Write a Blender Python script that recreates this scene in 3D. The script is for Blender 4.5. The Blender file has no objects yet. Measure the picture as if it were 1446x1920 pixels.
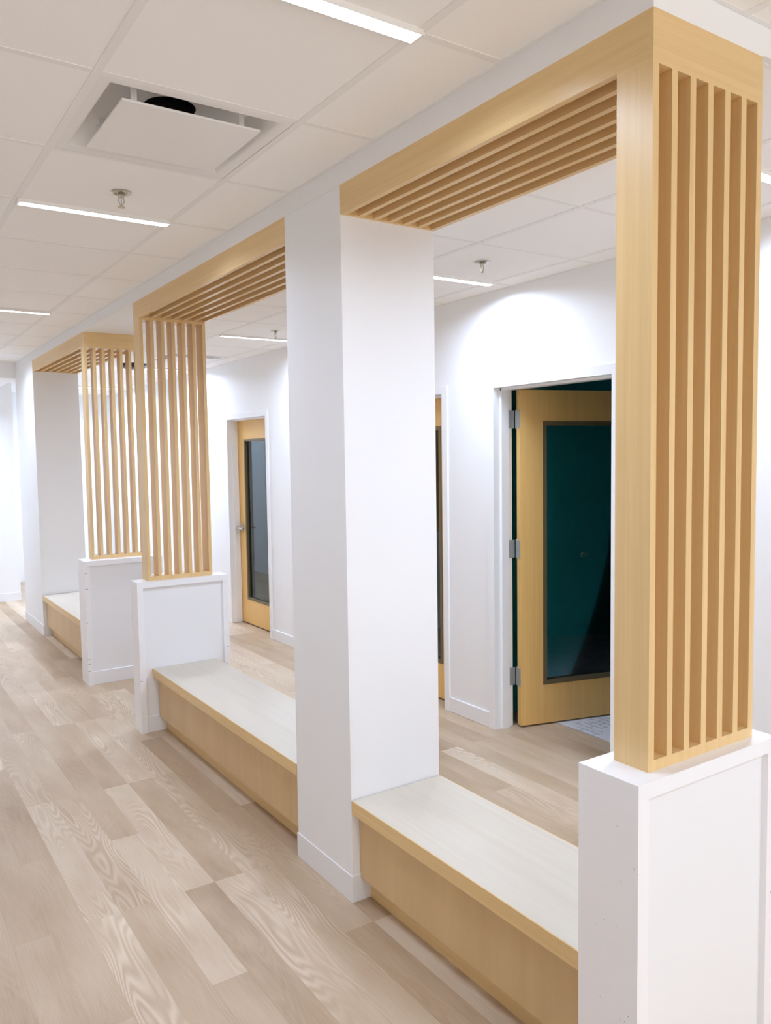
import bpy, bmesh, math, random
from mathutils import Vector, Matrix
random.seed(4)
S = bpy.context.scene
C = S.collection
R = math.radians

# ------------------------------------------------------------------ materials
def new_mat(name):
    m = bpy.data.materials.new(name); m.use_nodes = True
    nt = m.node_tree; b = nt.nodes['Principled BSDF']
    return m, nt, b

def plain(name, col, rough=.5, metal=0., spec=.5, bump=0., bscale=200.):
    m, nt, b = new_mat(name)
    b.inputs['Base Color'].default_value = (*col, 1)
    b.inputs['Roughness'].default_value = rough
    b.inputs['Metallic'].default_value = metal
    b.inputs['Specular IOR Level'].default_value = spec
    tc = nt.nodes.new('ShaderNodeTexCoord')
    n = nt.nodes.new('ShaderNodeTexNoise'); n.inputs['Scale'].default_value = bscale
    nt.links.new(tc.outputs['Object'], n.inputs['Vector'])
    if bump:
        bp = nt.nodes.new('ShaderNodeBump'); bp.inputs['Strength'].default_value = bump
        bp.inputs['Distance'].default_value = .002
        nt.links.new(n.outputs['Fac'], bp.inputs['Height']); nt.links.new(bp.outputs['Normal'], b.inputs['Normal'])
    else:
        mr = nt.nodes.new('ShaderNodeMapRange')
        mr.inputs['To Min'].default_value = max(.02, rough-.04); mr.inputs['To Max'].default_value = min(1, rough+.04)
        nt.links.new(n.outputs['Fac'], mr.inputs['Value']); nt.links.new(mr.outputs['Result'], b.inputs['Roughness'])
    return m

def emit(name, col, strength):
    m, nt, b = new_mat(name)
    b.inputs['Base Color'].default_value = (.8, .8, .8, 1)
    b.inputs['Emission Color'].default_value = (*col, 1)
    b.inputs['Emission Strength'].default_value = strength
    return m

def math_node(nt, op, a, b=None, c=None):
    n = nt.nodes.new('ShaderNodeMath'); n.operation = op
    for i, v in enumerate((a, b, c)):
        if v is None: continue
        if isinstance(v, (int, float)): n.inputs[i].default_value = v
        else: nt.links.new(v, n.inputs[i])
    return n.outputs[0]

def ramp(nt, fac, stops, interp='LINEAR'):
    n = nt.nodes.new('ShaderNodeValToRGB'); n.color_ramp.interpolation = interp
    e = n.color_ramp.elements
    while len(e) < len(stops): e.new(.5)
    for el, (p, c) in zip(e, stops): el.position = p; el.color = (*c, 1)
    nt.links.new(fac, n.inputs['Fac']); return n.outputs['Color']

def maple(name, stretch, rough=.34, tone=1., cols=((.70, .483, .222), (.743, .523, .250), (.783, .560, .280))):
    """fine straight-grained maple laminate; stretch = scale per axis (small along the grain)"""
    m, nt, b = new_mat(name)
    tc = nt.nodes.new('ShaderNodeTexCoord')
    mp = nt.nodes.new('ShaderNodeMapping'); mp.inputs['Scale'].default_value = stretch
    nt.links.new(tc.outputs['Object'], mp.inputs['Vector'])
    n = nt.nodes.new('ShaderNodeTexNoise'); n.inputs['Scale'].default_value = 1.; n.inputs['Detail'].default_value = 5
    n.inputs['Roughness'].default_value = .6; n.inputs['Distortion'].default_value = .25
    nt.links.new(mp.outputs['Vector'], n.inputs['Vector'])
    col = ramp(nt, n.outputs['Fac'], [(.28, tuple(tone*c for c in cols[0])), (.5, tuple(tone*c for c in cols[1])), (.72, tuple(tone*c for c in cols[2]))])
    nt.links.new(col, b.inputs['Base Color'])
    b.inputs['Roughness'].default_value = rough
    b.inputs['Specular IOR Level'].default_value = .4
    return m

M = {}
M['wall'] = plain('wall_paint', (.86, .865, .87), .55, bump=.03, bscale=350)
M['base'] = plain('baseboard_paint', (.84, .845, .86), .4)
M['white_lam'] = plain('white_laminate', (.84, .845, .86), .35)
M['white_cap'] = plain('white_cap', (.875, .875, .89), .35)
M['door_paint'] = plain('frame_paint', (.85, .86, .87), .3)
M['tile'] = plain('ceiling_tile', (.945, .93, .905), .9, bump=.12, bscale=500)
M['bar'] = plain('ceiling_bar', (.87, .855, .83), .5)
M['drywall'] = plain('ceiling_drywall', (.86, .86, .855), .7)
M['nickel'] = plain('satin_nickel', (.62, .61, .58), .3, 1.)
M['chrome'] = plain('sprinkler_chrome', (.55, .54, .48), .22, 1.)
M['steel'] = plain('hinge_steel', (.46, .47, .46), .36, .55)
M['bronze'] = plain('bronze_bead', (.165, .125, .062), .42, .25)
M['black'] = plain('duct_shade_black', (.006, .006, .006), .8)  # black stands in for the shade inside the duct neck
M['plastic'] = plain('dark_plastic', (.012, .012, .013), .3)
M['white_metal'] = plain('white_enamel', (.84, .825, .80), .45)
M['lens'] = emit('lit_lens', (.86, .93, 1.), 6.)
M['added_panel_lens'] = emit('added_panel_lens', (.92, .95, 1.06), 2.5)  # glow of the panels added over the entry
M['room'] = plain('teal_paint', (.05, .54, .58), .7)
M['room_ceiling'] = plain('shade_painted_ceiling', (.004, .011, .011), .9)  # near-black holds the dark of the unlit room in the colour
M['maple_x'] = maple('maple_crosswise', (1.6, 70, 70))
M['maple_y'] = maple('maple_lengthwise', (70, 1.6, 70))
M['cream'] = maple('pale_maple_top', (40, 1.2, 40), .28, cols=((.615, .552, .452), (.64, .582, .485), (.665, .607, .515)))
M['maple_z'] = maple('maple_upright', (70, 70, 1.6))
M['maple_shaded'] = maple('maple_bench_front_shaded', (9, 9, 1.1), .34, cols=((.60, .415, .215), (.645, .455, .24), (.685, .49, .265)))  # same maple, darkened to hold the shade on the bench fronts
M['maple_door'] = maple('maple_door', (60, 60, 1.4), .36, cols=((.74, .455, .150), (.78, .49, .170), (.82, .525, .19)))

# flecked white laminate of the low dividers
def flecked():
    m, nt, b = new_mat('flecked_white')
    tc = nt.nodes.new('ShaderNodeTexCoord')
    mp = nt.nodes.new('ShaderNodeMapping'); mp.inputs['Scale'].default_value = (14, 80, 50)
    nt.links.new(tc.outputs['Object'], mp.inputs['Vector'])
    vo = nt.nodes.new('ShaderNodeTexVoronoi'); vo.inputs['Scale'].default_value = 1.
    nt.links.new(mp.outputs['Vector'], vo.inputs['Vector'])
    near = math_node(nt, 'LESS_THAN', vo.outputs['Distance'], .20)
    sep = nt.nodes.new('ShaderNodeSeparateColor'); nt.links.new(vo.outputs['Color'], sep.inputs[0])
    some = math_node(nt, 'GREATER_THAN', sep.outputs[0], .78)
    f = math_node(nt, 'MULTIPLY', near, some)
    f = math_node(nt, 'MULTIPLY', f, sep.outputs[1])
    nt.links.new(ramp(nt, f, [(0, (.885, .88, .895)), (1, (.50, .48, .50))]), b.inputs['Base Color'])
    b.inputs['Roughness'].default_value = .35
    return m
M['fleck'] = flecked()

def vinyl():
    m, nt, b = new_mat('vinyl_plank')
    L = nt.links
    tc = nt.nodes.new('ShaderNodeTexCoord')
    sx = nt.nodes.new('ShaderNodeSeparateXYZ'); L.new(tc.outputs['Object'], sx.inputs[0])
    X, Y = sx.outputs['X'], sx.outputs['Y']
    xs = math_node(nt, 'DIVIDE', math_node(nt, 'ADD', X, -.52+.124*20), .124)
    row = math_node(nt, 'FLOOR', xs); fx = math_node(nt, 'FRACT', xs)
    wr = nt.nodes.new('ShaderNodeTexWhiteNoise'); wr.noise_dimensions = '1D'; L.new(row, wr.inputs['W'])
    off = math_node(nt, 'MULTIPLY', math_node(nt, 'FLOOR', math_node(nt, 'MULTIPLY', wr.outputs['Value'], 4.)), .5)
    ys = math_node(nt, 'ADD', math_node(nt, 'DIVIDE', math_node(nt, 'ADD', Y, 12.-2.98+.6), 1.2), off)
    idx = math_node(nt, 'FLOOR', ys); fy = math_node(nt, 'FRACT', ys)
    cb = nt.nodes.new('ShaderNodeCombineXYZ'); L.new(row, cb.inputs[0]); L.new(idx, cb.inputs[1])
    wn = nt.nodes.new('ShaderNodeTexWhiteNoise'); wn.noise_dimensions = '3D'; L.new(cb.outputs[0], wn.inputs['Vector'])
    rc = nt.nodes.new('ShaderNodeSeparateColor'); L.new(wn.outputs['Color'], rc.inputs[0])
    tone, r2, r3 = rc.outputs[0], rc.outputs[1], rc.outputs[2]
    # per-plank shifted coordinates for the grain
    gx = math_node(nt, 'ADD', X, math_node(nt, 'MULTIPLY', r2, 37.))
    gy = math_node(nt, 'ADD', Y, math_node(nt, 'MULTIPLY', r3, 53.))
    def vec(kx, ky):
        c = nt.nodes.new('ShaderNodeCombineXYZ')
        L.new(math_node(nt, 'MULTIPLY', gx, kx), c.inputs[0]); L.new(math_node(nt, 'MULTIPLY', gy, ky), c.inputs[1]); return c.outputs[0]
    # flowing cathedral grain: contour lines of a stretched noise field
    n1 = nt.nodes.new('ShaderNodeTexNoise'); n1.inputs['Scale'].default_value = 1.; n1.inputs['Detail'].default_value = 1.5; n1.inputs['Roughness'].default_value = .35
    L.new(vec(8., .95), n1.inputs['Vector'])
    rings = math_node(nt, 'SINE', math_node(nt, 'MULTIPLY', n1.outputs['Fac'], 175.))
    rings = math_node(nt, 'MULTIPLY_ADD', rings, .5, .5)
    # fine pores
    n2 = nt.nodes.new('ShaderNodeTexNoise'); n2.inputs['Scale'].default_value = 1.; n2.inputs['Detail'].default_value = 6; n2.inputs['Roughness'].default_value = .7
    L.new(vec(170., 6.), n2.inputs['Vector'])
    # soft blotches along the boards
    n3 = nt.nodes.new('ShaderNodeTexNoise'); n3.inputs['Scale'].default_value = 1.; n3.inputs['Detail'].default_value = 3
    L.new(vec(6., 1.5), n3.inputs['Vector'])
    # where grain shows strongly
    n4 = nt.nodes.new('ShaderNodeTexNoise'); n4.inputs['Scale'].default_value = 1.; n4.inputs['Detail'].default_value = 1
    L.new(vec(7., 1.1), n4.inputs['Vector'])
    gm = nt.nodes.new('ShaderNodeMapRange'); gm.inputs['From Min'].default_value = .42; gm.inputs['From Max'].default_value = .62
    L.new(n4.outputs['Fac'], gm.inputs['Value'])
    pale = nt.nodes.new('ShaderNodeMapRange'); pale.inputs['From Min'].default_value = .45; pale.inputs['From Max'].default_value = .75
    L.new(tone, pale.inputs['Value'])
    strong = math_node(nt, 'MULTIPLY', gm.outputs['Result'], math_node(nt, 'MULTIPLY_ADD', pale.outputs['Result'], .85, .15))
    v = math_node(nt, 'MULTIPLY_ADD', tone, .44, .25)
    v = math_node(nt, 'ADD', v, math_node(nt, 'MULTIPLY', math_node(nt, 'SUBTRACT', n3.outputs['Fac'], .5), .75))
    v = math_node(nt, 'ADD', v, math_node(nt, 'MULTIPLY', math_node(nt, 'SUBTRACT', n2.outputs['Fac'], .5), .38))
    v = math_node(nt, 'ADD', v, math_node(nt, 'MULTIPLY', math_node(nt, 'SUBTRACT', rings, .40), math_node(nt, 'MULTIPLY', strong, .40)))
    col = ramp(nt, v, [(0., (.32, .215, .125)), (.30, (.445, .325, .212)), (.60, (.56, .44, .315)), (1., (.70, .59, .46))])
    # thin seams
    ex = math_node(nt, 'MINIMUM', fx, math_node(nt, 'SUBTRACT', 1., fx))
    ey = math_node(nt, 'MINIMUM', fy, math_node(nt, 'SUBTRACT', 1., fy))
    seam = math_node(nt, 'MAXIMUM', math_node(nt, 'LESS_THAN', ex, .010), math_node(nt, 'LESS_THAN', ey, .0011))
    mx = nt.nodes.new('ShaderNodeMix'); mx.data_type = 'RGBA'
    L.new(math_node(nt, 'MULTIPLY', seam, .12), mx.inputs['Factor']); L.new(col, mx.inputs['A']); mx.inputs['B'].default_value = (.22, .15, .10, 1)
    L.new(mx.outputs['Result'], b.inputs['Base Color'])
    b.inputs['Roughness'].default_value = .42; b.inputs['Specular IOR Level'].default_value = .35
    bp = nt.nodes.new('ShaderNodeBump'); bp.inputs['Strength'].default_value = .08; bp.inputs['Distance'].default_value = .001
    L.new(v, bp.inputs['Height']); L.new(bp.outputs['Normal'], b.inputs['Normal'])
    return m
M['vinyl'] = vinyl()

def carpet_mat():
    m, nt, b = new_mat('patterned_carpet')
    tc = nt.nodes.new('ShaderNodeTexCoord')
    mp = nt.nodes.new('ShaderNodeMapping'); mp.inputs['Rotation'].default_value = (0, 0, R(90))
    nt.links.new(tc.outputs['Object'], mp.inputs['Vector'])
    br = nt.nodes.new('ShaderNodeTexBrick'); br.inputs['Scale'].default_value = 9.
    br.inputs['Mortar Size'].default_value = .035; br.inputs['Brick Width'].default_value = .9; br.inputs['Row Height'].default_value = .42
    br.inputs['Color1'].default_value = (.70, .72, .76, 1); br.inputs['Color2'].default_value = (.60, .62, .67, 1); br.inputs['Mortar'].default_value = (.34, .36, .41, 1)
    nt.links.new(mp.outputs['Vector'], br.inputs['Vector'])
    n = nt.nodes.new('ShaderNodeTexNoise'); n.inputs['Scale'].default_value = 7.
    nt.links.new(tc.outputs['Object'], n.inputs['Vector'])
    mx = nt.nodes.new('ShaderNodeMix'); mx.data_type = 'RGBA'
    mr = nt.nodes.new('ShaderNodeMapRange'); mr.inputs['From Min'].default_value = .47; mr.inputs['From Max'].default_value = .53
    nt.links.new(n.outputs['Fac'], mr.inputs['Value']); nt.links.new(mr.outputs['Result'], mx.inputs['Factor'])
    nt.links.new(br.outputs['Color'], mx.inputs['A']); mx.inputs['B'].default_value = (.66, .68, .72, 1)
    nt.links.new(mx.outputs['Result'], b.inputs['Base Color'])
    b.inputs['Roughness'].default_value = .95
    return m
M['carpet'] = carpet_mat()

def glass_mat(name, tint, teal=(.5, .85, .85)):
    m, nt, b = new_mat(name)
    out = nt.nodes['Material Output']
    tr = nt.nodes.new('ShaderNodeBsdfTransparent'); tr.inputs['Color'].default_value = (*tint, 1)
    gl = nt.nodes.new('ShaderNodeBsdfGlossy'); gl.inputs['Roughness'].default_value = .02; gl.inputs['Color'].default_value = (.85, .93, .95, 1)
    fr = nt.nodes.new('ShaderNodeFresnel'); fr.inputs['IOR'].default_value = 1.75
    mx = nt.nodes.new('ShaderNodeMixShader')
    nt.links.new(fr.outputs[0], mx.inputs[0]); nt.links.new(tr.outputs[0], mx.inputs[1]); nt.links.new(gl.outputs[0], mx.inputs[2])
    nt.links.new(mx.outputs[0], out.inputs['Surface'])
    return m
M['glass'] = glass_mat('door_glass', (.80, .95, .95))

M['clear'] = glass_mat('added_window_glass', (.95, .96, .96))

# ------------------------------------------------------------------ mesh helpers
class MB:
    def __init__(s): s.bm = bmesh.new()
    def box(s, x0, x1, y0, y1, z0, z1, mat=None):
        v = [s.bm.verts.new(p) for p in ((x0,y0,z0),(x1,y0,z0),(x1,y1,z0),(x0,y1,z0),(x0,y0,z1),(x1,y0,z1),(x1,y1,z1),(x0,y1,z1))]
        for f in ((3,2,1,0),(4,5,6,7),(0,1,5,4),(1,2,6,5),(2,3,7,6),(3,0,4,7)): s.bm.faces.new([v[i] for i in f])
        return s
    def cyl(s, p0, p1, r0, r1=None, n=24):
        p0 = Vector(p0); p1 = Vector(p1); r1 = r0 if r1 is None else r1
        d = (p1-p0).normalized(); a = d.orthogonal().normalized(); b = d.cross(a)
        c0 = [s.bm.verts.new(p0+r0*(math.cos(t)*a+math.sin(t)*b)) for t in (2*math.pi*i/n for i in range(n))]
        c1 = [s.bm.verts.new(p1+r1*(math.cos(t)*a+math.sin(t)*b)) for t in (2*math.pi*i/n for i in range(n))]
        for i in range(n): s.bm.faces.new((c0[i], c0[(i+1)%n], c1[(i+1)%n], c1[i]))
        s.bm.faces.new(c0[::-1]); s.bm.faces.new(c1)
        return s
    def lathe(s, prof, n=32, at=(0,0,0)):
        rings = [[s.bm.verts.new((at[0]+r*math.cos(2*math.pi*i/n), at[1]+r*math.sin(2*math.pi*i/n), at[2]+z)) for i in range(n)] for r, z in prof]
        for a, b in zip(rings, rings[1:]):
            for i in range(n): s.bm.faces.new((a[i], a[(i+1)%n], b[(i+1)%n], b[i]))
        s.bm.faces.new(rings[0][::-1]); s.bm.faces.new(rings[-1])
        return s
    def quad(s, *pts):
        s.bm.faces.new([s.bm.verts.new(p) for p in pts]); return s
    def xform(s, mat): s.bm.transform(mat); return s
    def build(s, name, mat, parent=None, bevel=0., smooth=False, loc=None, rot=None):
        bmesh.ops.recalc_face_normals(s.bm, faces=s.bm.faces)
        me = bpy.data.meshes.new(name); s.bm.to_mesh(me); s.bm.free()
        o = bpy.data.objects.new(name, me); C.objects.link(o); me.materials.append(M[mat])
        if parent is not None: o.parent = parent
        if loc is not None: o.location = loc
        if rot is not None: o.rotation_euler = rot
        if bevel:
            b = o.modifiers.new('edge', 'BEVEL'); b.width = bevel; b.segments = 2; b.limit_method = 'ANGLE'; b.angle_limit = R(40)
        if smooth:
            for p in me.polygons: p.use_smooth = True
            me.set_sharp_from_angle(angle=R(35))
        return o

def thing(name, loc, label, cat, group=None, kind=None):
    o = bpy.data.objects.new(name, None); C.objects.link(o); o.location = loc
    o.empty_display_size = .1
    if label: o['label'] = label
    if cat: o['category'] = cat
    if group: o['group'] = group
    if kind: o['kind'] = kind
    return o
def struct(o, label=None):
    o['kind'] = 'structure'
    if label: o['label'] = label
    return o
def copy_tree(o, parent=None):
    c = o.copy(); C.objects.link(c)
    if parent is not None: c.parent = parent
    for ch in list(o.children): copy_tree(ch, c)
    return c

# ------------------------------------------------------------------ measured dimensions (metres)
xA, xB = 1.5148, 1.9347            # faces of the column / portal line
xR, WT = 3.2505, .135              # wall with the doors, its thickness
zc, zr, zh = 2.74, 2.668, 2.6646   # left ceiling, right ceiling, soffit over the portal line
zb, hz, bz = 2.561, .9453, .3997   # header underside, divider top, bench top
XL, YB, YE = -1.15, -3.0, 12.3     # corridor limits out of frame
YF = 10.681                        # far wall

# ------------------------------------------------------------------ room shell
struct(MB().box(XL-.1, 3.64, YB-.1, YE+.1, -.08, 0).build('floor', 'vinyl'), 'pale oak-look vinyl plank floor')
struct(MB().box(3.64, 7.1, YB-.1, YE+.1, -.08, .002).build('floor_carpet', 'carpet'), 'light grey carpet with dark dashes inside the dark room')
struct(MB().box(XL-.1, XL, YB, YE, 0, 2.9).build('wall_left', 'wall'))
wx0, wx1, wz0, wz1 = -.6, 3.0, .25, 2.5      # unseen window added behind the camera to light surfaces facing it
wb = MB(); wb.box(XL-.1, wx0, YB-.1, YB, 0, 2.9); wb.box(wx1, 3.3, YB-.1, YB, 0, 2.9); wb.box(wx0, wx1, YB-.1, YB, 0, wz0); wb.box(wx0, wx1, YB-.1, YB, wz1, 2.9)
struct(wb.build('wall_back', 'wall'))
wn = thing('added_window_1', ((wx0+wx1)/2, YB-.05, wz0), None, None, kind='structure')  # added window, unseen, letting in fill light from behind
fr = MB(); hw = (wx1-wx0)/2; hh = wz1-wz0
for a, b in ((-hw, -hw+.05), (-.025, .025), (hw-.05, hw)): fr.box(a, b, -.03, .03, 0, hh)
fr.box(-hw+.05, hw-.05, -.03, .03, 0, .05); fr.box(-hw+.05, hw-.05, -.03, .03, hh-.05, hh)
fr.build('added_window_frame', 'white_metal', wn)
MB().box(-hw+.05, hw-.05, -.004, .004, .05, hh-.05).build('added_window_pane', 'clear', wn)
pt = bpy.data.lights.new('added_window_portal', 'AREA'); pt.shape = 'RECTANGLE'; pt.size = wx1-wx0; pt.size_y = hh; pt.cycles.is_portal = True
po = bpy.data.objects.new('added_window_portal', pt); C.objects.link(po); po.location = ((wx0+wx1)/2, YB+.002, (wz0+wz1)/2); po.rotation_euler = (R(90), 0, 0)
struct(MB().box(XL, 1.70, YF, YF+.12, 0, 2.9).build('wall_far', 'wall'), 'white wall closing the far end of the corridor')
struct(MB().box(1.58, 1.70, YF+.12, YE, 0, 2.9).build('wall_far_return', 'wall'))
struct(MB().box(1.58, 3.3, YE, YE+.1, 0, 2.9).build('wall_end', 'wall'))
struct(MB().box(XL, 1.70, YF-.012, YF, 0, .1).build('baseboard_far', 'base'))

# wall with three door openings
DOORS = [(2.761, 3.667), (4.165, 5.075), (6.835, 7.745)]
DT = 2.097
w = MB(); y = YB
for a, b in DOORS:
    w.box(xR, xR+WT, y, a, 0, 2.9); w.box(xR, xR+WT, a, b, DT, 2.9); y = b
w.box(xR, xR+WT, y, YE, 0, 2.9)
struct(w.build('wall_right', 'wall'), 'white wall with the maple doors')
bb = MB(); y = YB
for a, b in DOORS + [(YE, YE)]:
    bb.box(xR-.011, xR, y, a-(.05 if a < YE else 0), 0, .098); y = b+.05
struct(bb.build('baseboard_right', 'base', bevel=.003))

# dark rooms behind the doors
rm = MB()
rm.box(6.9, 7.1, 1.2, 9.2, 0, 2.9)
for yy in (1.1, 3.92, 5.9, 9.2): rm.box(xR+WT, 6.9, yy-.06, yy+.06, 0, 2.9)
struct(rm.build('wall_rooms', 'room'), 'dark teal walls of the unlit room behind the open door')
# room side skin of the door wall is dark too
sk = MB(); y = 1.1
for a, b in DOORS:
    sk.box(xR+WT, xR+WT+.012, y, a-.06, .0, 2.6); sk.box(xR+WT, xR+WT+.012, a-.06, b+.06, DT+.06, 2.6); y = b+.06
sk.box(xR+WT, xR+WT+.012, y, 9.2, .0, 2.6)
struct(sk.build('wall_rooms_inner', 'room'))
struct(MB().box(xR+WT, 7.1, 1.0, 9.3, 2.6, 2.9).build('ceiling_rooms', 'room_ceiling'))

# ceilings
gx0, T = .612, .619
gy0 = 1.667
def tiled(name, x0, x1, y0, y1, z, xl, ylo, holes=(), bars_skip=()):
    """acoustic tiles (one mesh) with a separate mesh of flush bars"""
    xs = sorted({x0, x1} | {x for x in xl if x0+.02 < x < x1-.02})
    ys = sorted({y0, y1} | {ylo+T*k for k in range(-12, 22) if y0+.02 < ylo+T*k < y1-.02})
    t = MB()
    for i in range(len(xs)-1):
        for j in range(len(ys)-1):
            cx, cy = (xs[i]+xs[i+1])/2, (ys[j]+ys[j+1])/2
            if any(abs(cx-hx) < .2 and abs(cy-hy) < .2 for hx, hy in holes): continue
            t.box(xs[i]+.004, xs[i+1]-.004, ys[j]+.004, ys[j+1]-.004, z, z+.02)
    o = struct(t.build(name, 'tile', bevel=.003))
    struct(MB().box(x0, x1, y0, y1, z+.16, z+.18).build(name+'_deck', 'drywall'))
    g = MB()
    for x in xs:
        a = max(x-.012, x0); b_ = min(x+.012, x1); g.box(a, b_, y0, y1, z-.0025, z+.012)
    for yy in ys:
        a = max(yy-.012, y0); b_ = min(yy+.012, y1)
        for i in range(len(xs)-1): g.box(xs[i]+.012, xs[i+1]-.012, a, b_, z-.0015, z+.012)
    return o, g
VL = (gx0+T/2, gy0+1.5*T)          # left air diffuser tile centre
VR = (2.466+T/2, 3.50+6.5*T-.01)   # right one
_, g1 = tiled('ceiling_left', XL, xA, YB, 9.2, zc, [gx0+T*k for k in range(-3, 3)], gy0, [VL])
_, g2 = tiled('ceiling_entry', xA, xR, YB, 1.18, zc, [gx0+T*k for k in range(1, 5)], gy0)
rx = [3.085-T*k for k in range(0, 2)]
_, g3 = tiled('ceiling_right', xB, xR, 1.20, YE, zr, rx, 3.50, [VR])
struct(g1.build('ceiling_bars_left', 'bar'))
struct(g2.build('ceiling_bars_entry', 'bar'))
struct(g3.build('ceiling_bars_right', 'bar'))
# drywall soffit above the portal line, its return face, and the lowered cross passage at the far end
sf = MB()
sf.box(xA, xB, 1.1807, 9.2564, zh, 2.9)
sf.box(xB, xR, 1.1807, 1.20, zr, 2.9)
sf.box(xA, xB, 9.2564, YE, zh, 2.9)
struct(sf.build('ceiling_soffit', 'drywall'), 'white drywall soffit running above the wooden headers')
struct(MB().box(XL, xA, 9.2, YF, 2.575, 2.9).build('ceiling_far', 'drywall'), 'lowered white ceiling at the far end of the corridor')

# ------------------------------------------------------------------ columns
def column(y0, y1, label, x1=xB):
    r = thing('column', ((xA+x1)/2, (y0+y1)/2, 0), label, 'column', kind='structure')
    ox, oy = r.location.x, r.location.y
    MB().box(xA-ox, x1-ox, y0-oy, y1-oy, 0, zh).build('shaft', 'wall', r, bevel=.002)
    MB().box(xA-.004-ox, x1+.004-ox, y0-.004-oy, y1+.004-oy, 0, .104).build('baseboard', 'base', r, bevel=.0015)
    return r
column(2.5292, 2.9706, 'square white column between the two nearer benches, carrying both big wooden headers')
column(8.3146, 9.2564, 'white column at the far end of the corridor, behind the smallest bench')

# ------------------------------------------------------------------ low dividers
def divider(y0, y1, x0, x1, label):
    r = thing('low_divider', ((x0+x1)/2, (y0+y1)/2, 0), label, 'half wall', 'white half walls under the slat screens')
    ox, oy = r.location.x, r.location.y
    t = .037
    MB().box(x0-ox, x1-ox, y0-oy, y1-oy, hz-t, hz).build('cap', 'white_cap', r)
    for a, b in ((x0, x0+t), (x1-t, x1)):
        MB().box(a-ox, b-ox, y0-oy, y1-oy, 0, hz-t).build('side_panel', 'fleck', r)
    MB().box(x0+t-ox, x1-t-ox, y0+.018-oy, y1-.018-oy, 0, hz-t).build('panel', 'white_lam', r)
    for s, yy in ((-1, y0+.018), (1, y1-.018)):
        MB().box(x0+t-ox, x1-t-ox, min(yy, yy+s*.010)-oy, max(yy, yy+s*.010)-oy, 0, .1).build('baseboard', 'base', r, bevel=.002)
    return r
D1 = divider(1.1427, 1.3202, 1.4336, 1.985, 'white half wall with flecked sides under the big slat screen nearest the camera')
D2 = divider(4.8937, 5.0303, 1.4336, 2.0254, 'white half wall at the far end of the middle bench, under the middle slat screen')
D3 = divider(6.213, 6.413, 1.4336, 2.0254, 'white half wall past the open passage, under the farthest slat screen')

# ------------------------------------------------------------------ slatted portals
BAR, NS = .0205, 7
PITCH = (xB-xA-BAR)/(NS-1)
def portal(yc, ya, yb_, label, near_screen):
    """yc: column face, ya..yb_: screen depth range (ya = outer face away from the column)"""
    s0, s1 = min(ya, yb_), max(ya, yb_)
    h0, h1 = min(yc, ya), max(yc, ya)
    r = thing('slatted_portal', ((xA+xB)/2, (s0+s1)/2, hz), label, 'wooden slat frame', 'maple slatted portals')
    ox, oy, oz = r.location
    B = lambda m, a, b, c, d, e, f: m.box(a-ox, b-ox, c-oy, d-oy, e-oz, f-oz)
    # header: two rails, end rims, closed end block over the screen, top board
    e0, e1 = (h0, s1) if near_screen else (s0, h1)          # part of the header above the screen
    i0, i1 = (s1, h1) if near_screen else (h0, s0)          # open slatted part
    hd = MB()
    rim = .012
    B(hd, xA, xA+BAR, i0, i1, zb, zh); B(hd, xB-BAR, xB, i0, i1, zb, zh)
    B(hd, xA+BAR, xB-BAR, i0, i0+rim, zb, zh); B(hd, xA+BAR, xB-BAR, i1-rim, i1, zb, zh)
    B(hd, xA+BAR, xB-BAR, i0+rim, i1-rim, zh-.010, zh)
    header = hd.build('header', 'maple_y', r)
    B(MB(), xA, xB, e0+.012, e1, zb-.012, zh).build('header_end', 'maple_y', r)
    B(MB(), xA, xB, e0, e0+.012, zb-.012, zh).build('header_front', 'maple_x', r)
    for k in range(1, NS-1):
        x = xA+k*PITCH
        B(MB(), x, x+BAR, i0+rim, i1-rim, zb+.001, zh-.010).build('header_slat', 'maple_y', header)
    # screen: two posts, bottom rail
    sc = MB()
    B(sc, xA, xA+BAR, s0, s1, hz+.026, zb-.012); B(sc, xB-BAR, xB, s0, s1, hz+.026, zb-.012)
    B(sc, xA, xB, s0, s1, hz, hz+.026)
    screen = sc.build('screen_frame', 'maple_z', r)
    d0, d1 = s0, s0+.092
    for k in range(1, NS-1):
        x = xA+k*PITCH
        B(MB(), x, x+BAR, d0, d1, hz+.026, zb-.012).build('screen_slat', 'maple_z', screen)
    return r
portal(2.5292, 1.1807, 1.2812, 'largest pale maple slat frame, its tall screen nearest the camera, header meeting the square column', True)
portal(2.9706, 5.045, 4.93, 'middle maple slat frame, its header starting behind the square column above the middle bench', False)
portal(8.3146, 6.3088, 6.40, 'farthest and smallest maple slat frame, beyond the open passage', True)

# ------------------------------------------------------------------ benches
def bench(y0, y1, label, ta=0, tb=0):
    r = thing('bench', ((xA+xB)/2, (y0+y1)/2, 0), label, 'bench', 'built-in maple benches')
    ox, oy = r.location.x, r.location.y
    B = lambda a, b, c, d, e, f: MB().box(a-ox, b-ox, c-oy, d-oy, e, f)
    top = B(xA+.004, xB-.004, y0, y1, bz-.052, bz).build('seat_top', 'cream', r)
    B(xA, xA+.004, y0, y1, bz-.052, bz-.0005).build('edge_band', 'maple_y', top)
    B(xB-.004, xB, y0, y1, bz-.052, bz-.0005).build('edge_band', 'maple_y', top)
    B(xA+.034, xA+.054, y0+ta, y1-tb, .092, bz-.052).build('front_panel', 'maple_shaded', r)
    B(xA+.079, xA+.097, y0+ta, y1-tb, 0, .0925).build('toe_kick', 'maple_y', r)
    B(xB-.054, xB-.034, y0+ta, y1-tb, .092, bz-.052).build('back_panel', 'maple_shaded', r)
    B(xB-.097, xB-.079, y0+ta, y1-tb, 0, .0925).build('toe_kick', 'maple_y', r)
    return r
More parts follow.
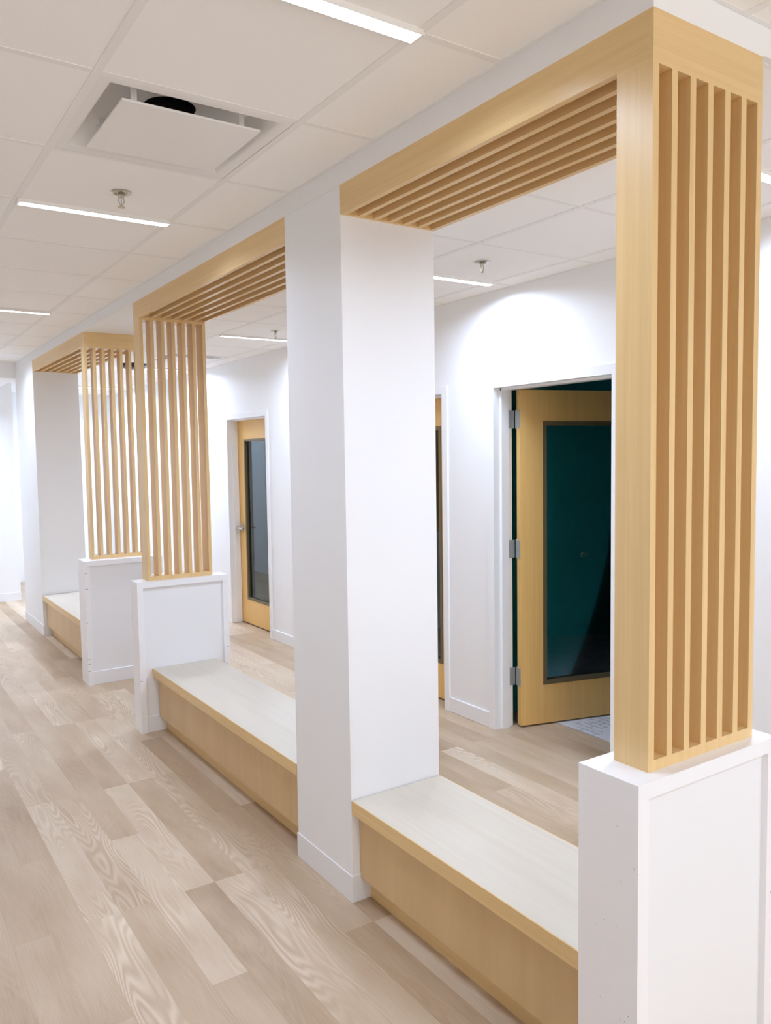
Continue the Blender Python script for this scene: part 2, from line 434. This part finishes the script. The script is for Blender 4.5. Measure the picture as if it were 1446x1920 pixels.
bench(1.3202-.018+.001, 2.5292-.0045, 'pale maple bench nearest the camera, between the front half wall and the square column', ta=.0095)
bench(2.9706+.0045, 4.8937+.017, 'middle maple bench, running from behind the square column to the half wall before the passage', tb=.0115)
bench(6.413-.017, 8.3146-.0045, 'smallest maple bench at the far end, beyond the open passage', ta=.0095)
# wooden end strip and blocking seen under the far bench are part of that bench's front

# ------------------------------------------------------------------ doors
def door_leaf(parent, width, loc, rotz, handle):
    """local frame: +X along the leaf from the hinge edge, y = 0 corridor face, y = +.045 room face"""
    r = bpy.data.objects.new('leaf', None); C.objects.link(r); r.parent = parent; r.location = loc; r.rotation_euler = (0, 0, rotz)
    z0, z1, st = .012, 2.086, .155
    g0, g1 = .258, 1.896
    p = MB()
    p.box(0, st, 0, .045, z0, z1); p.box(width-st, width, 0, .045, z0, z1)
    p.box(st, width-st, 0, .045, z0, g0); p.box(st, width-st, 0, .045, g1, z1)
    p.build('leaf_panel', 'maple_door', r)
    f = MB(); t = .026
    for a, b, c, d in ((st, st+t, g0, g1), (width-st-t, width-st, g0, g1), (st+t, width-st-t, g0, g0+t), (st+t, width-st-t, g1-t, g1)):
        f.box(a, b, -.004, .049, c, d)
    f.build('glazing_frame', 'bronze', r)
    MB().box(st+t, width-st-t, .019, .025, g0+t, g1-t).build('glass', 'glass', r)
    if handle:
        for s, y0 in ((-1, 0), (1, .045)):
            h = MB()
            cx, cz = width-.068, .99
            h.cyl((cx, y0, cz), (cx, y0+s*.010, cz), .040)
            h.cyl((cx, y0+s*.009, cz), (cx, y0+s*.062, cz), .016)
            h.cyl((cx+.012, y0+s*.055, cz), (cx-.055, y0+s*.060, cz), .0105, .0095)
            h.cyl((cx-.055, y0+s*.060, cz), (cx-.115, y0+s*.050, cz), .0095, .008)
            h.build('lever_handle', 'nickel', r, smooth=True)
    return r

def door_frame(parent, a, b):
    ox, oy = parent.location.x, parent.location.y
    f = MB(); x0, x1 = xR-.013, xR+WT+.002
    for y0, y1, i in ((a-.05, a, a), (b, b+.05, b)):
        f.box(x0-ox, xR-ox, y0-oy, y1-oy, 0, DT+.05)
        f.box(xR+WT-ox, x1-ox, y0-oy, y1-oy, 0, DT+.05)
    f.box(x0-ox, xR-ox, a-oy, b-oy, DT, DT+.05); f.box(xR+WT-ox, x1-ox, a-oy, b-oy, DT, DT+.05)
    # jamb liners and stops
    f.box(x0-ox, x1-ox, a-oy, a+.003-oy, 0, DT); f.box(x0-ox, x1-ox, b-.003-oy, b-oy, 0, DT)
    f.box(x0-ox, x1-ox, a-oy, b-oy, DT-.003, DT)
    sx0, sx1, sd = xR+.042, xR+.100, .016
    f.box(sx0-ox, sx1-ox, a-oy, a+sd-oy, 0, DT); f.box(sx0-ox, sx1-ox, b-sd-oy, b-oy, 0, DT)
    f.box(sx0-ox, sx1-ox, a-oy, b-oy, DT-sd, DT)
    return f.build('door_frame', 'door_paint', parent, bevel=.002)

LX = xR+.103                      # corridor face of a closed leaf
def make_door(n, a, b, angle, handle, label):
    root = thing('door_%d' % n, (xR, (a+b)/2, 0), label, 'door', kind='structure')
    door_frame(root, a, b)
    return root
# door 1: hinged on its far jamb, standing about 75 degrees open into the dark room
d1 = make_door(1, *DOORS[0], 75, False, 'maple door with dark glass standing open into the dark teal room')
b1 = DOORS[0][1]; ang = R(75.)
pin = Vector((xR+.159, b1-.0145, 0))
dirv = Vector((math.sin(ang), -math.cos(ang), 0))
# closed: leaf runs along -Y, corridor face at x = LX; offsets from the pin then turned
off = Vector((LX-pin.x, 0, 0)); rot = Matrix.Rotation(ang, 3, 'Z')
org = pin + rot @ off
zang = math.atan2(dirv.y, dirv.x)
lf = door_leaf(d1, .897, (org.x-xR, org.y-d1.location.y, 0), zang, False)
nrm = Vector((-math.sin(zang), math.cos(zang), 0))
for zz in (1.909, 1.114, .315):
    h = MB()
    # plate on the jamb, plate on the leaf edge, knuckle with tips
    h.box(LX, xR+WT, b1-.006, b1-.0028, -.055, .055)
    h.box(xR+WT-.002, pin.x-.006, b1-.008, b1-.0045, -.055, .055)
    h2 = MB(); h2.box(-.0035, -.0002, .002, .046, -.055, .055)
    for sx, sz in ((.012, .036), (.012, -.036), (.030, .018), (.030, -.018)): h2.cyl((-.0045, sx, sz), (-.003, sx, sz), .004, n=10)
    h2.xform(Matrix.Translation((org.x, org.y, 0)) @ Matrix.Rotation(zang, 4, 'Z'))
    me = bpy.data.meshes.new('tmp'); h2.bm.to_mesh(me); h2.bm.free(); h.bm.from_mesh(me); bpy.data.meshes.remove(me)
    h.cyl((pin.x+.002, pin.y-.004, -.055), (pin.x+.002, pin.y-.004, .055), .0075, n=16)
    h.cyl((pin.x+.002, pin.y-.004, .055), (pin.x+.002, pin.y-.004, .061), .006, .003, n=16)
    h.cyl((pin.x+.002, pin.y-.004, -.061), (pin.x+.002, pin.y-.004, -.055), .003, .006, n=16)
    h.xform(Matrix.Translation((-d1.location.x, -d1.location.y, 0)))
    h.build('hinge', 'steel', d1, smooth=True, loc=(0, 0, zz))
# doors 2 and 3: closed, hinged on the near jamb
for n, hnd, lab in ((2, True, 'closed maple door mostly hidden behind the square column, only a narrow strip showing'),
                    (3, True, 'closed maple door with lever handle, seen past the middle slat screen')):
    a, b = DOORS[n-1]
    d = make_door(n, a, b, 0, hnd, lab)
    l = door_leaf(d, b-a-.008, (LX-xR, a+.004-d.location.y, 0), R(90), hnd)
    # local +X becomes +Y, local y becomes -X: flip so that the room side lies behind
    l.scale = (1, -1, 1)

# a small hook on the teal wall, seen through the glass of the open door
hk = MB(); hk.cyl((0, 0, 0), (0, -.006, 0), .016, n=20); hk.cyl((0, -.006, 0), (0, -.034, -.006), .006, n=12); hk.cyl((0, -.034, -.006), (0, -.040, .014), .006, .008, n=12)
o = hk.build('coat_hook', 'nickel', smooth=True, loc=(4.22, 3.86, .993))
o['label'] = 'small metal hook on the dark teal wall, seen through the open door glass'; o['category'] = 'hook'

# ------------------------------------------------------------------ ceiling lights
LCOL, SPREAD, PL, PR = (.72, .86, 1.12), 150., 10., 17.
def strip(x0, x1, y, z, label, group, proto=[]):
    power = PR*(1.9 if y > 8 and z > 2.6 else 1.) if group == GR else PL*(1.25 if z < 2.6 else 1.)
    if not proto:
        r = thing('ceiling_light', ((x0+x1)/2, y, z), label, 'ceiling light', group)
        L = .6155
        hs = MB(); hs.box(-L/2, L/2, -.0255, .0255, -.008, .02)
        for s in (-1, 1):
            hs.box(s*L/2-.004, s*L/2+.004, -.0255, .0255, -.0155, -.008)
            hs.box(-L/2+.004, L/2-.004, min(s*.0255, s*.0235), max(s*.0255, s*.0235), -.0155, -.008)
        hs.build('housing', 'white_metal', r)
        ln = MB(); ln.box(-L/2+.0045, L/2-.0045, -.023, .023, -.0150, -.009)
        ln.build('lens', 'lens', r)
        proto.append(r)
    else:
        r = proto[0].copy(); C.objects.link(r)
        for ch in proto[0].children:
            if ch.type == 'MESH': copy_tree(ch, r)
        r.location = ((x0+x1)/2, y, z); r['label'] = label; r['group'] = group
    la = bpy.data.lights.new('lamp', 'AREA'); la.shape = 'RECTANGLE'; la.size = .60; la.size_y = .044
    la.color = LCOL; la.energy = power; la.spread = R(166. if group == GR else SPREAD)
    lo = bpy.data.objects.new('lamp', la); C.objects.link(lo); lo.parent = r; lo.location = (0, 0, -.0165)
    return r
GL, GR = 'linear lights of the main corridor', 'linear lights along the door wall'
lx0, lx1 = gx0+.004, gx0+.62
strip(lx0, lx1, 1.667, zc, 'glowing linear light cut off by the top edge, nearest over the corridor', GL)
strip(lx0, lx1, 3.534, zc, 'glowing linear light just past the square air diffuser, beside a sprinkler', GL)
strip(lx0, lx1, 6.04, zc, 'glowing linear light at the left edge, farthest visible over the corridor', GL)
strip(lx0, lx1, 8.47, zc, 'linear light out of view, deep in the main corridor', GL)
strip(lx0, lx1, -.81, zc, 'linear light out of view above the camera', GL)
rx0, rx1 = 2.468, 3.083
strip(rx0, rx1, 3.50, zr, 'glowing linear light seen between the square column and the big slat screen', GR)
strip(rx0, rx1, 5.97, zr, 'glowing linear light seen under the middle slatted header', GR)
strip(rx0, rx1, 8.43, zr, 'linear light glimpsed through the slats of the middle screen', GR)
strip(rx0, rx1, 10.86, zr, 'farthest linear light glimpsed through the slats, lowest of the glints', GR)
strip(rx0, rx1, 1.66, zr, 'linear light peeking out at the right edge beside the big slat screen', GR)
strip(rx0, rx1, -.81, zc, 'linear light out of view over the entry area', GR)
strip(lx0, lx1, 9.95, 2.575, 'added linear light out of view over the far cross passage', GL)  # this lamp and the next are added to brighten the far end

strip(lx0-1.2, lx1-1.2, 9.95, 2.575, 'added linear light out of view over the far cross passage, farther from the column', GL)
for px, py, lab in ((2.45, -.7, 'added unseen ceiling panel light over the entry area, beside the door wall'), (.35, -1.9, 'added unseen ceiling panel light over the entry area, behind the camera')):
    r = thing('added_panel_light', (px, py, zc), lab, 'ceiling light')  # added fixture, unseen, brightening what faces the camera
    fm = MB()
    for a, b, c, d in ((-.3, .3, -.3, -.28), (-.3, .3, .28, .3), (-.3, -.28, -.28, .28), (.28, .3, -.28, .28)): fm.box(a, b, c, d, -.012, .004)
    fm.build('frame', 'white_metal', r)
    MB().box(-.28, .28, -.28, .28, -.008, .002).build('panel_diffuser', 'added_panel_lens', r)

# ------------------------------------------------------------------ sprinklers
def sprinkler(x, y, z, label, proto=[]):
    if not proto:
        r = thing('sprinkler', (x, y, z), label, 'sprinkler', 'ceiling sprinklers')
        MB().lathe([(.038, -.0005), (.038, -.004), (.030, -.008), (.024, -.007), (.022, -.003), (.012, -.003)], 32).build('escutcheon', 'chrome', r, smooth=True)
        MB().lathe([(.012, -.002), (.012, -.018), (.009, -.022)], 16).build('body', 'chrome', r, smooth=True)
        f = MB()
        for s in (-1, 1):
            f.cyl((s*.008, 0, -.020), (s*.011, 0, -.036), .0022, n=8); f.cyl((s*.011, 0, -.036), (s*.003, 0, -.054), .0022, n=8)
        f.cyl((0, 0, -.022), (0, 0, -.050), .002, n=8); f.cyl((0, 0, -.050), (0, 0, -.058), .005, n=10)
        f.build('frame_arms', 'chrome', r, smooth=True)
        d = MB().lathe([(.004, -.057), (.015, -.058), (.016, -.0595), (.004, -.0595)], 24).build('deflector', 'chrome', r, smooth=True)
        proto.append(r)
    else:
        r = copy_tree(proto[0]); r.location = (x, y, z); r['label'] = label
    return r
sprinkler(.942, 3.236, zc, 'sprinkler head over the main corridor, beside the square air diffuser')
sprinkler(2.714, 3.148, zr, 'sprinkler head under the first big header, above the bright linear light')
sprinkler(2.773, 5.623, zr, 'sprinkler head seen under the middle header, against the square column')

# ------------------------------------------------------------------ square air diffusers
def air_diffuser(c, z, label):
    r = thing('air_diffuser', (c[0], c[1], z), label, 'air diffuser', 'square plaque air diffusers')
    h = T/2-.013; o1, ztop, o2 = .268, .085, .13
    pan = MB()
    # flat border, then a curved pan rising to the neck
    prof = [(h, -.001), (o1, -.001), (o1-.010, .006), (o1-.022, .035), (o1-.05, .066), (o2, ztop)]
    def ring(d, zz, n=8):
        return [(d, -d, zz), (d, d, zz), (-d, d, zz), (-d, -d, zz)]
    rs = [[pan.bm.verts.new(p) for p in ring(d, zz)] for d, zz in prof]
    for a, b in zip(rs, rs[1:]):
        for i in range(4): pan.bm.faces.new((a[i], a[(i+1) % 4], b[(i+1) % 4], b[i]))
    # top plate with a round opening
    n = 32; rr = .082
    cv = [pan.bm.verts.new((rr*math.cos(2*math.pi*i/n), rr*math.sin(2*math.pi*i/n), ztop)) for i in range(n)]
    sq = []
    for i in range(n):
        a = 2*math.pi*i/n; k = o2/max(abs(math.cos(a)), abs(math.sin(a)))
        sq.append(pan.bm.verts.new((k*math.cos(a), k*math.sin(a), ztop)))
    for i in range(n): pan.bm.faces.new((cv[i], cv[(i+1) % n], sq[(i+1) % n], sq[i]))
    pan.build('pan', 'white_metal', r, smooth=True)
    nk = MB()
    a = [nk.bm.verts.new((rr*math.cos(2*math.pi*i/n), rr*math.sin(2*math.pi*i/n), ztop)) for i in range(n)]
    b = [nk.bm.verts.new((rr*math.cos(2*math.pi*i/n), rr*math.sin(2*math.pi*i/n), ztop+.07)) for i in range(n)]
    for i in range(n): nk.bm.faces.new((a[i], a[(i+1) % n], b[(i+1) % n], b[i]))
    nk.bm.faces.new(b)
    nk.build('duct_neck', 'black', r)
    q = .217
    MB().box(-q, q, -q, q-.02, -.019, -.012).build('plaque', 'white_metal', r, bevel=.002)
    for sx in (-.17, .17):
        for sy in (-.175, .175):
            cl = MB(); cl.box(sx-.009, sx+.009, sy-.0015, sy+.0015, -.012, .074); cl.cyl((sx-.016, sy-.002, .05), (sx-.016, sy+.002, .05), .003, n=8)
            cl.build('hanger_clip', 'white_metal', r)
    return r
air_diffuser(VL, zc, 'square white air diffuser with dark round duct, in the main corridor ceiling')
air_diffuser(VR, zr, 'square white air diffuser far off in the ceiling beside the door wall')

# small fittings far away
o = MB().lathe([(.052, 0), (.052, -.012), (.045, -.026), (.02, -.034)], 28).build('smoke_detector', 'white_metal', smooth=True, loc=(1.40, 9.766, 2.575))
o['label'] = 'small round white detector on the lowered far ceiling'; o['category'] = 'detector'
o = MB().lathe([(.125, 0), (.125, -.022), (.115, -.04), (.08, -.055), (.02, -.06)], 28).build('ceiling_dome', 'plastic', smooth=True, loc=(2.45, 8.19, zr))
o['label'] = 'small dark dome on the ceiling, glimpsed between the slats of the far screens'; o['category'] = 'dome camera'

# ------------------------------------------------------------------ camera
yaw, pitch, roll, f, H = R(33.7604), R(-3.8784), R(-.8671), 1503.383, 1.6882
fw = Vector((math.sin(yaw)*math.cos(pitch), math.cos(yaw)*math.cos(pitch), math.sin(pitch)))
rt = Vector((math.cos(yaw), -math.sin(yaw), 0)); up = rt.cross(fw)
rt2 = math.cos(roll)*rt + math.sin(roll)*up; up2 = -math.sin(roll)*rt + math.cos(roll)*up
cam = bpy.data.cameras.new('camera'); co = bpy.data.objects.new('camera', cam); C.objects.link(co)
co.matrix_world = Matrix(((rt2.x, up2.x, -fw.x, 0), (rt2.y, up2.y, -fw.y, 0), (rt2.z, up2.z, -fw.z, H), (0, 0, 0, 1)))
cam.sensor_fit = 'VERTICAL'; cam.sensor_height = 32.; cam.lens = f/1920*32.
cam.clip_start = .05
S.camera = co

# ------------------------------------------------------------------ world and colour
wd = bpy.data.worlds.new('world'); S.world = wd; wd.use_nodes = True
wd.node_tree.nodes['Background'].inputs[0].default_value = (1., .955, .945, 1)
wd.node_tree.nodes['Background'].inputs[1].default_value = 4.9
S.view_settings.view_transform = 'Standard'; S.view_settings.look = 'None'
S.view_settings.exposure = .14; S.view_settings.gamma = 1.; S.view_settings.use_curve_mapping = False
cy = S.cycles
cy.max_bounces = 14; cy.diffuse_bounces = 9; cy.glossy_bounces = 5; cy.transparent_max_bounces = 12
cy.caustics_reflective = False; cy.caustics_refractive = False
cy.sample_clamp_indirect = 6.
cy.use_denoising = True
